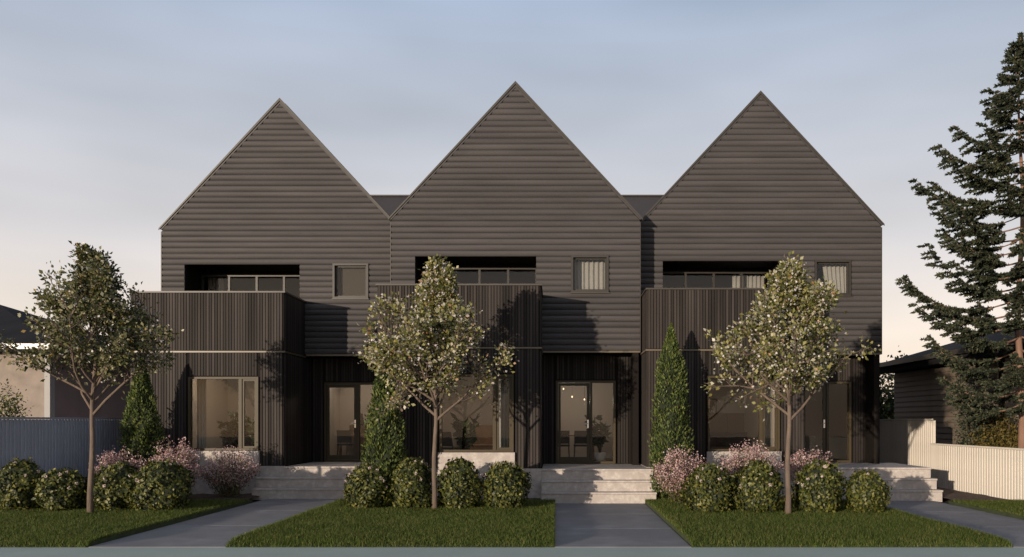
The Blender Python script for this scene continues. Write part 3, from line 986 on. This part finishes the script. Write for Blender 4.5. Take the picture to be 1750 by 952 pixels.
rn = thing('neighbour_house', 'low neighbouring house on the right with brown boards and dark roof', 'house', (12.2, 23.6, 0))
MB().box(0.03, 0.2, 0, 7.2, 0, 3.55).build('side_wall', 'backing', rn)
MB().box(0.2, 9, 7.0, 7.2, 0, 3.55).build('rear_wall', 'backing', rn)
MB().box(0.2, 9, 0, 0.2, 0, 3.55).build('front_wall', 'siding_neighbour', rn)
bm_ = MB()
p = 0.175
prof = [(0.028, 0.002), (-0.014, 0.004), (-0.014, 0.03), (0.012, 0.172), (0.028, 0.174)]
v = [(a, 0.0, b) for a, b in prof] + [(a, 7.2, b) for a, b in prof]
k = len(prof)
bme = bm_.add(v, [(i, i + k, i + 1 + k, i + 1) for i in range(k - 1)] + [tuple(range(k)), tuple(range(2 * k - 1, k - 1, -1))]).mesh('siding_board', 'siding_neighbour')
for i in range(20):
    link('siding_board', bme, rn, None, (0, 0, 0.02 + i * p))
m = MB()
m.add([(-0.5, -2.4, 3.56), (9.6, -2.4, 3.56), (9.6, 7.8, 3.56), (-0.5, 7.8, 3.56),
       (-0.5, -2.4, 3.86), (9.6, -2.4, 3.86), (9.6, 7.8, 3.86), (-0.5, 7.8, 3.86), (4.5, -2.4, 5.3), (4.5, 7.8, 5.3)],
      [(3, 2, 1, 0), (0, 1, 5, 8, 4), (1, 2, 6, 5), (2, 3, 7, 9, 6), (3, 0, 4, 7), (4, 8, 9, 7), (8, 5, 6, 9)])
nr = m.build('roof', 'roof_neighbour', rn)
MB().box(-0.61, -0.502, -2.4, 7.8, 3.74, 3.89).build('gutter', 'trim', nr)

# ------------------------------------------------------------------ plants
def tree(label, base, H, rx, seed, leafm, fork, lean=0.0, nleaf=1.0, group='young street trees', blossom=0.24):
    t = thing('young_tree', label, 'tree', base, group)
    rnd = random.Random(seed)
    rng = np.random.default_rng(seed)
    wood = MB()
    # leader
    pts, rad = [], []
    n = 14
    ph = rnd.uniform(0, 6)
    for i in range(n + 1):
        q = i / n
        pts.append(Vector((lean * q + 0.05 * math.sin(q * 7 + ph) * q + 0.02 * math.sin(q * 17 + ph), 0.05 * math.cos(q * 6 + ph) * q, H * 0.97 * q)))
        rad.append(0.050 * (1 - q) ** 0.8 * (1 if q > 0.03 else 1.25) + 0.006)
    wood.tube(pts, rad, 8)
    def leader(z):
        q = min(max(z / (H * 0.97), 0), 1) * n
        i = min(int(q), n - 1)
        return pts[i].lerp(pts[i + 1], q - i)
    zc0 = fork
    def width(z):
        """crown half-width at a height: pear shape"""
        q = (z - (zc0 - 0.25)) / (H - zc0 + 0.25)
        if q < 0: return 0.25
        if q < 0.26: return rx * (0.70 + 0.30 * math.sin(q / 0.26 * math.pi / 2))
        return rx * (0.10 + 0.90 * (1 - ((q - 0.26) / 0.74) ** 1.25))
    C, D = [], []
    def leafs(p, d, k, spread):
        for _ in range(k):
            o = Vector((rnd.gauss(0, 1), rnd.gauss(0, 1), rnd.gauss(0, 1)))
            C.append(p + o * spread)
            D.append(d * 0.6 + o.normalized() + Vector((0, 0, -0.15)))
    def branch(p, d, l, r, lev):
        q = [p]
        seg = 5 if lev < 2 else 3
        dd = d.normalized()
        for i in range(seg):
            dd = (dd + Vector((rnd.gauss(0, .13), rnd.gauss(0, .13), rnd.gauss(0.03, .09)))).normalized()
            q.append(q[-1] + dd * (l / seg))
        rr = [r * (1 - 0.8 * i / seg) + 0.0025 for i in range(seg + 1)]
        wood.tube(q, rr, 5 if lev == 0 else 3, cap=False)
        if lev < 2:
            kids = (7 if lev == 0 else 5)
            for c in range(kids):
                u = 0.25 + 0.75 * (c + rnd.random()) / kids
                i = min(int(u * seg), seg - 1)
                pp = q[i].lerp(q[i + 1], u * seg - i)
                side = Vector((rnd.gauss(0, 1), rnd.gauss(0, 1), rnd.gauss(0.25, 0.7))).normalized()
                nd = (dd * 0.75 + side * 0.85).normalized()
                branch(pp, nd, l * rnd.uniform(0.30, 0.52) * (1.15 - 0.5 * u), r * 0.45, lev + 1)
        if lev == 0:
            for i in range(2, seg + 1):
                leafs(q[i], dd, int(5 * nleaf), 0.11)
        if lev >= 1:
            for i in range(1, seg + 1):
                leafs(q[i], dd, int(rnd.uniform(2, 7.6) * nleaf), 0.08)
    nb = 34
    for i in range(nb):
        q = i / (nb - 1)
        z = fork * 0.97 + (H * 0.93 - fork) * q ** 1.05
        a = i * 2.399 + rnd.uniform(-.4, .4)
        up = 0.55 + 0.75 * q
        d = Vector((math.cos(a), math.sin(a), up))
        zt = z + 0.45 * up
        l = max(0.25, width(min(zt, H)) * rnd.uniform(0.52, 1.20)) * (0.86 + 0.22 * up)
        if i < 4:                    # the fork: strong limbs left and right
            a = (0.15, 2.95, 1.5, 4.6)[i] + rnd.uniform(-.2, .2)
            d = Vector((math.cos(a), math.sin(a), 0.85))
            z = fork * (0.93 + 0.05 * i)
            l = rx * 1.22
        branch(leader(z), d, l, 0.030 * (1 - 0.6 * q), 0)
    leafs(pts[-1], Vector((0, 0, 1)), 10, 0.07)
    C = np.array([tuple(c) for c in C]); D = np.array([tuple(c) for c in D])
    # uneven crown: thin some pockets
    f = np.sin(C[:, 0] * 4.1 + seed) * np.sin(C[:, 1] * 3.7 + 2 * seed) * np.sin(C[:, 2] * 3.9 + seed * .7)
    keep = (f > -0.12) | (rng.uniform(size=len(C)) < 0.28)
    C, D = C[keep], D[keep]
    L = rng.uniform(0.050, 0.105, len(C))
    wood.build('trunk', 'bark', t, True)
    link('crown', quad_mesh('crown', leaves(C, D, L, L * 0.68, rng), leafm), t, 'stuff')
    if blossom:
        k = rng.choice(len(C), int(len(C) * blossom), replace=False)
        B = C[k] + rng.normal(0, 0.035, (len(k), 3))
        Lb = rng.uniform(0.035, 0.062, len(k))
        link('blossom', quad_mesh('blossom', leaves(B, rng.normal(size=B.shape), Lb, Lb * 0.85, rng, 0.15), 'petal_white'), t, 'stuff')
    print('tree leaves', len(C))
    return t
tree('leftmost young tree with greener leaves, in front of the grey fence', (-8.98, 16.5, 0), 5.2, 1.62, 5, 'leaf_green', 2.05, 0.05, 1.0, blossom=0.08)
tree('middle young tree with silvery leaves among four round bushes', (-2.49, 17.4, 0), 5.1, 1.45, 8, 'leaf_silver', 1.95, 0.12, 1.0)
tree('rightmost young tree with silvery leaves, right of the pointed conifer', (4.44, 16.4, 0), 4.95, 1.5, 21, 'leaf_silver', 1.95, 0.08, 1.0)

def lumpy(n_lat, n_lon, fn, jitter, rng):
    v, f = [], []
    for i in range(n_lat + 1):
        for k in range(n_lon):
            p = fn(i / n_lat, 2 * math.pi * k / n_lon)
            s = 1 + rng.uniform(-jitter, jitter)
            v.append((p[0] * s, p[1] * s, p[2]))
    for i in range(n_lat):
        for k in range(n_lon):
            f.append((i * n_lon + k, i * n_lon + (k + 1) % n_lon, (i + 1) * n_lon + (k + 1) % n_lon, (i + 1) * n_lon + k))
    f.append(tuple(range(n_lon - 1, -1, -1)))
    f.append(tuple(n_lat * n_lon + k for k in range(n_lon)))
    return MB().add(v, f)

def bush(label, x, y, r, h, seed, flowers=22):
    t = thing('round_bush', label, 'bush', (x, y, 0), 'clipped round bushes with pale flowers')
    rng = np.random.default_rng(seed)
    def rad(u):                      # half-width along the height 0..1
        return r * (max(0.0, 1 - abs((u - 0.46) / 0.545) ** 2.7)) ** 0.5
    ph = rng.uniform(0, 6, 6)
    amp = rng.uniform(0.03, 0.13, 3)
    def lump(a, u):
        return 0.98 + amp[0] * math.sin(2 * a + ph[3] + 2 * u) + amp[1] * math.sin(3 * a + ph[0] + 4 * u) + amp[2] * math.sin(5 * a + ph[1] - 7 * u) + 0.05 * math.sin(9 * a + ph[2] + 11 * u)
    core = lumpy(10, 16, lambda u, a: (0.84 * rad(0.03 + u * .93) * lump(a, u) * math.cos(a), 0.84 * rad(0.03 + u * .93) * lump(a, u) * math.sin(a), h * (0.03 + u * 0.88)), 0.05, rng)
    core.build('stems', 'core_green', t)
    n = 3500
    u = rng.uniform(0.02, 1.0, n)
    u = np.where(rng.uniform(size=n) < 0.28, 1 - 0.22 * rng.uniform(size=n) ** 1.5, u)
    a = rng.uniform(0, 2 * np.pi, n)
    dep = 1 - 0.22 * rng.uniform(size=n) ** 1.6 + rng.normal(0, 0.025, n)
    rr = np.array([rad(q) * lump(b, q) for q, b in zip(u, a)]) * dep * np.where(rng.uniform(size=n) < 0.09, rng.uniform(1.03, 1.2, n), 1.0)
    top = u > 0.80
    rr = np.where(top, rr * np.sqrt(rng.uniform(0.02, 1, n)) , rr)
    hh = np.array([h * q for q in u])
    hh = np.where(top, h * (0.96 - 0.25 * (rr / r) ** 3 + 0.05 * np.sin(3 * a + ph[4]) * rr / r + 0.03 * np.sin(7 * a + ph[3]) - 0.06 * rng.uniform(size=n) + np.where(rng.uniform(size=n) < 0.06, 0.07, 0)), hh)
    C = np.stack([rr * np.cos(a), rr * np.sin(a), np.maximum(hh, 0.02)], 1)
    Nn = np.stack([np.cos(a), np.sin(a), (u - 0.45) * 1.6], 1)
    Nn = unit(Nn) + rng.normal(0, 0.45, (n, 3))
    D = rng.normal(size=(n, 3)) + np.array([0, 0, 0.5])
    D = D - Nn * np.sum(D * unit(Nn), 1, keepdims=True) * 0.8
    L = rng.uniform(0.048, 0.095, n)
    link('foliage', quad_mesh('foliage', leaves(C, D, L, L * 0.6, rng, 0.2, Nn), 'leaf_bush'), t, 'stuff')
    # flower heads: little domes of petals
    Cs, Ds = [], []
    for k in range(int(flowers * 0.6)):
        uu = 0.45 + 0.55 * rng.uniform() ** 0.6
        aa = rng.uniform(0, 2 * np.pi)
        q = rad(min(uu, 0.9)) * lump(aa, uu) * (1.0 if uu < .8 else math.sqrt(rng.uniform(0.1, 1)))
        zz = h * uu if uu < 0.8 else h * (0.98 - 0.22 * (q / r) ** 3)
        c = np.array([q * math.cos(aa) * 1.02, q * math.sin(aa) * 1.02, zz])
        s = rng.uniform(0.018, 0.036)
        o = unit(rng.normal(size=(20, 3))) * s
        Cs.append(c + o); Ds.append(np.cross(o, rng.normal(size=(20, 3))))
    Cs, Ds = np.concatenate(Cs), np.concatenate(Ds)
    Nf = rng.normal(size=Cs.shape)
    L = rng.uniform(0.022, 0.036, len(Cs))
    link('flowers', quad_mesh('flowers', leaves(Cs, Ds, L, L * 0.9, rng, 0.1, Nf), 'petal_pale'), t, 'stuff')
    return t
BUSHES = [('round bush at the left edge, first of the left four', -10.84, 17.3, .45, 1.0, 20),
          ('low round bush just left of the leftmost trunk', -9.98, 17.3, .48, .80, 18),
          ('round bush just right of the leftmost trunk', -8.85, 17.3, .49, .92, 16),
          ('largest round bush of the left four, nearest the left path', -7.93, 17.2, .56, .98, 16),
          ('round bush beside the left path, first of the middle four', -3.89, 17.6, .44, .88, 22),
          ('round bush just left of the middle trunk', -2.99, 17.65, .46, 1.0, 16),
          ('round bush just right of the middle trunk', -1.99, 17.6, .46, .99, 16),
          ('round bush nearest the middle path, last of the middle four', -1.04, 17.6, .50, .93, 18),
          ('round bush beside the middle path, first of the right four', 3.03, 16.85, .48, .92, 14),
          ('round bush just left of the rightmost trunk', 3.98, 16.8, .46, .99, 30),
          ('round bush just right of the rightmost trunk', 5.16, 16.8, .49, 1.0, 36),
          ('small round bush beside the right path, last of the right four', 6.08, 16.75, .41, .81, 8)]
for i, (lb, x, y, r, h, nf) in enumerate(BUSHES):
    bush(lb, x, y, r, h, 100 + i, nf)

def flowering_shrub(label, x, y, r, h, seed, dense=1.0):
    t = thing('flowering_shrub', label, 'shrub', (x, y, 0), 'pink flowering shrubs')
    rng = np.random.default_rng(seed)
    rnd = random.Random(seed)
    st = MB()
    tips = []
    for k in range(int(62 * dense)):
        a = rnd.uniform(0, 6.283)
        q = math.sqrt(rnd.uniform(0.02, 1))
        hh = h * (1.0 - 0.38 * q ** 2.2) * rnd.uniform(0.72, 1.0)
        tip = Vector((r * q * math.cos(a), r * q * math.sin(a), hh))
        b = Vector((tip.x * 0.22, tip.y * 0.22, 0))
        mid = b.lerp(tip, 0.5) + Vector((rnd.gauss(0, .03), rnd.gauss(0, .03), 0.05))
        st.tube([b, mid, tip], [0.006, 0.005, 0.003], 3, cap=False)
        tips.append((b, mid, tip))
    st.build('stems', 'bark', t)
    Cl, Cp = [], []
    for b, mid, tip in tips:
        for _ in range(60):
            u = rnd.uniform(0.05, 0.92)
            p = b.lerp(mid, u * 2) if u < .5 else mid.lerp(tip, u * 2 - 1)
            Cl.append((p.x + rnd.gauss(0, .05), p.y + rnd.gauss(0, .05), max(0.02, p.z + rnd.gauss(0, .04))))
        for _ in range(84):
            u = 1 - 0.62 * rnd.random() ** 1.5
            p = b.lerp(mid, u * 2) if u < .5 else mid.lerp(tip, u * 2 - 1)
            Cp.append((p.x + rnd.gauss(0, .055), p.y + rnd.gauss(0, .055), p.z + rnd.gauss(0, .045)))
    Cl, Cp = np.array(Cl), np.array(Cp)
    L = rng.uniform(0.03, 0.055, len(Cl))
    link('foliage', quad_mesh('foliage', leaves(Cl, rng.normal(size=Cl.shape), L, L * 0.5, rng), 'leaf_bush'), t, 'stuff')
    L = rng.uniform(0.022, 0.046, len(Cp))
    link('flowers', quad_mesh('flowers', leaves(Cp, rng.normal(size=Cp.shape), L, L * 0.8, rng, 0.15), 'petal_pink'), t, 'stuff')
    return t
flowering_shrub('pink flowering shrub behind the leftmost trunk, by the grey fence', -9.85, 19.3, .60, 1.27, 201)
flowering_shrub('tallest pink flowering shrub under the left ground floor window corner', -8.59, 19.2, .64, 1.45, 202, 1.2)
flowering_shrub('airy pink shrub against the stone base beside the left steps', -7.75, 20.25, .72, 1.22, 203, 0.9)
flowering_shrub('pink flowering shrub right of the middle steps, below the pointed conifer', 2.75, 18.6, .60, 1.27, 204, 1.1)
flowering_shrub('pink flowering shrub under the right ground floor window', 4.26, 18.6, .70, 1.42, 205, 1.2)
flowering_shrub('pink flowering shrub behind the rightmost trunk', 5.50, 18.5, .58, 1.28, 206)

def cypress(label, x, y, r, h, seed):
    t = thing('columnar_conifer', label, 'conifer', (x, y, 0), 'columnar conifers by the bays')
    rng = np.random.default_rng(seed)
    ph = rng.uniform(0, 6, 5)
    def prof(u):
        return r * (0.62 + 0.38 * min(1, u / 0.22)) * (1 - max(0, (u - 0.22) / 0.78) ** 1.9) ** 0.85 if u < 1 else 0
    def lump(a, u):
        return 1 + 0.13 * math.sin(2 * a + ph[0] + 9 * u) + 0.13 * math.sin(4 * a + ph[1] - 17 * u) + 0.06 * math.sin(8 * a + ph[2] + 31 * u)
    MB().tube([(0, 0, 0), (0.02, 0, h * .4), (0, 0, h * .85)], [0.05, 0.035, 0.012], 6).build('trunk', 'bark', t)
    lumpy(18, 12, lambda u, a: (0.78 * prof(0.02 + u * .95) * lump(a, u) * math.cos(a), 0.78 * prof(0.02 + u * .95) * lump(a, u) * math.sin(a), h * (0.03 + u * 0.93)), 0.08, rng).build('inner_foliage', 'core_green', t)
    n = 8500
    u = 1 - np.sqrt(rng.uniform(0, 1, n)) if False else rng.uniform(0.01, 1, n) ** 1.25
    a = rng.uniform(0, 2 * np.pi, n)
    q = np.array([prof(v) * lump(b, v) for v, b in zip(u, a)]) * (1 - 0.25 * rng.uniform(size=n) ** 1.5 + rng.normal(0, 0.07, n))
    C = np.stack([q * np.cos(a), q * np.sin(a), h * u], 1)
    D = np.stack([np.cos(a) * 0.5, np.sin(a) * 0.5, np.full(n, 1.0)], 1) + rng.normal(0, 0.4, (n, 3))
    L = rng.uniform(0.05, 0.11, n)
    link('crown', quad_mesh('crown', leaves(C, D, L, L * 0.38, rng, 0.2), 'leaf_cypress'), t, 'stuff')
cypress('columnar conifer behind the leftmost tree, by the grey fence', -9.80, 20.2, .42, 3.3, 301)
cypress('columnar conifer beside the left front door, behind the middle tree', -3.83, 19.1, .42, 3.5, 302)
cypress('freestanding pointed columnar conifer right of the middle front door', 2.66, 19.75, .46, 4.05, 303)

def big_conifer(label, x, y, H, rmax, seed):
    t = thing('spruce_tree', label, 'tree', (x, y, 0))
    rnd = random.Random(seed)
    rng = np.random.default_rng(seed)
    w = MB()
    pts = [(0.04 * math.sin(i), 0.04 * math.cos(i * 1.3), H * i / 12) for i in range(13)]
    w.tube(pts, [0.10 * (1 - i / 12) ** 0.9 + 0.006 for i in range(13)], 8)
    C, D = [], []
    z = 2.2
    i = 0
    while z < H - 0.25:
        q = z / H
        reach = rmax * (1 - q) ** 0.75 * (0.35 + 0.65 * min(1, (z - 1.8) / 2.8))
        for k in range(3):
            a = i * 1.1 + k * 2 * math.pi / 3 + rnd.uniform(-.5, .5)
            l = max(0.22, reach * rnd.uniform(0.48, 1.12))
            d = Vector((math.cos(a), math.sin(a), 0))
            segs = 8
            pp = [Vector((0, 0, z))]
            for s in range(1, segs + 1):
                u = s / segs
                dz = -0.22 * l * math.sin(u * math.pi * 0.75) + 0.26 * l * u * u + q * 0.35 * l * u
                pp.append(Vector((0, 0, z)) + d * (l * u) + Vector((rnd.gauss(0, .02), rnd.gauss(0, .02), dz)))
            w.tube(pp, [0.028 * (1 - q * .6) * (1 - s / segs * 0.85) + 0.003 for s in range(segs + 1)], 4, cap=False)
            side = Vector((-d.y, d.x, 0))
            nt = max(6, int(l * 12))
            for j in range(nt):
                u = 0.22 + 0.78 * (j + rnd.random()) / nt
                si = min(int(u * segs), segs - 1)
                p0 = pp[si].lerp(pp[si + 1], u * segs - si)
                sg = 1 if j % 2 else -1
                tl = (0.16 + 0.50 * (1 - u) + 0.14 * rnd.random()) * min(1, 0.45 + l / 2.2)
                td = (d * 0.8 + side * sg * rnd.uniform(0.5, 1.0) + Vector((0, 0, rnd.uniform(-0.45, 0.15)))).normalized()
                ns = max(4, int(tl / 0.022))
                for s in range(ns):
                    f = s / ns
                    c = p0 + td * tl * f
                    for _ in range(4):
                        o = Vector((rnd.gauss(0, 1), rnd.gauss(0, 1), rnd.gauss(0.15, 0.8))).normalized()
                        C.append(c + o * 0.028)
                        D.append(td * 0.75 + o)
        z += 0.20 + 0.17 * (1 - q)
        i += 1
    for _ in range(420):
        zz = H + 0.08 - abs(rnd.gauss(0, 0.45))
        o = Vector((rnd.gauss(0, 1), rnd.gauss(0, 1), 0.8)).normalized()
        C.append(Vector((0, 0, zz)) + o * 0.04 * (1 + 2 * (H - zz))); D.append(o)
    w.build('trunk', 'bark_red', t, True)
    C = np.array([tuple(c) for c in C]); D = np.array([tuple(c) for c in D])
    L = rng.uniform(0.075, 0.14, len(C))
    link('crown', quad_mesh('crown', leaves(C, D, L, L * 0.38, rng, 0.2), 'leaf_conifer'), t, 'stuff')
    print('conifer needles', len(C))
big_conifer('tall dark spruce rising behind the cream fence at the right edge', 11.15, 20.5, 11.0, 4.5, 404)

def leafy_mound(name, label, cat, x, y, rx, ry, h, z0, m, n, seed, size=0.1, trunk=False):
    t = thing(name, label, cat, (x, y, 0))
    rng = np.random.default_rng(seed)
    if trunk:
        tb = MB().tube([(0, 0, 0), (0.1, 0, z0 + h * .3), (0, 0.1, z0 + h * .6)], [0.16, 0.12, 0.04], 7)
        for k in range(6):
            a = k * 1.05
            tb.tube([(0.05, 0, z0 + h * .15), (math.cos(a) * rx * .6, math.sin(a) * ry * .6, z0 + h * .55)], [0.06, 0.015], 5)
        tb.build('trunk', 'bark', t)
    else:
        tb = MB()
        for k in range(9):
            a = k * 0.7
            tb.tube([(0, 0, 0), (math.cos(a) * rx * .55, math.sin(a) * ry * .55, z0 + h * .7)], [0.03, 0.008], 4)
        tb.build('stems', 'bark', t)
    # clumps spread through the volume
    nc = 26
    cc = unit(rng.normal(size=(nc, 3))) * rng.uniform(0.35, 0.9, (nc, 1))
    k = rng.integers(0, nc, n)
    P = cc[k] + rng.normal(0, 0.17, (n, 3))
    C = P * np.array([rx, ry, h / 2]) + np.array([0, 0, z0 + h / 2])
    C[:, 2] = np.maximum(C[:, 2], 0.03)
    L = rng.uniform(0.6, 1.2, n) * size
    link('crown' if trunk else 'foliage', quad_mesh('crown', leaves(C, rng.normal(size=(n, 3)), L, L * 0.55, rng), m), t, 'stuff')
leafy_mound('golden_shrub', 'dense golden green shrub behind the cream fence, below the spruce', 'shrub', 11.8, 22.2, 0.85, 0.8, 2.45, 0.1, 'leaf_gold', 7000, 501, 0.085)
leafy_mound('dark_shrub', 'dark evergreen shrub behind the cream fence, left of the golden one', 'shrub', 11.3, 23.0, 0.5, 0.7, 3.4, 0.2, 'leaf_conifer', 7000, 502, 0.09)
leafy_mound('leafy_tree', 'distant dark leafy tree between right townhouse and right neighbour', 'tree', 17.9, 46.0, 1.7, 1.7, 4.6, 1.0, 'leaf_far', 6000, 503, 0.22, True)
leafy_mound('leafy_bush', 'dark bush behind the grey fence at the left edge', 'bush', -13.4, 20.6, 0.75, 0.6, 2.3, 0.2, 'leaf_bush', 3500, 504, 0.08)
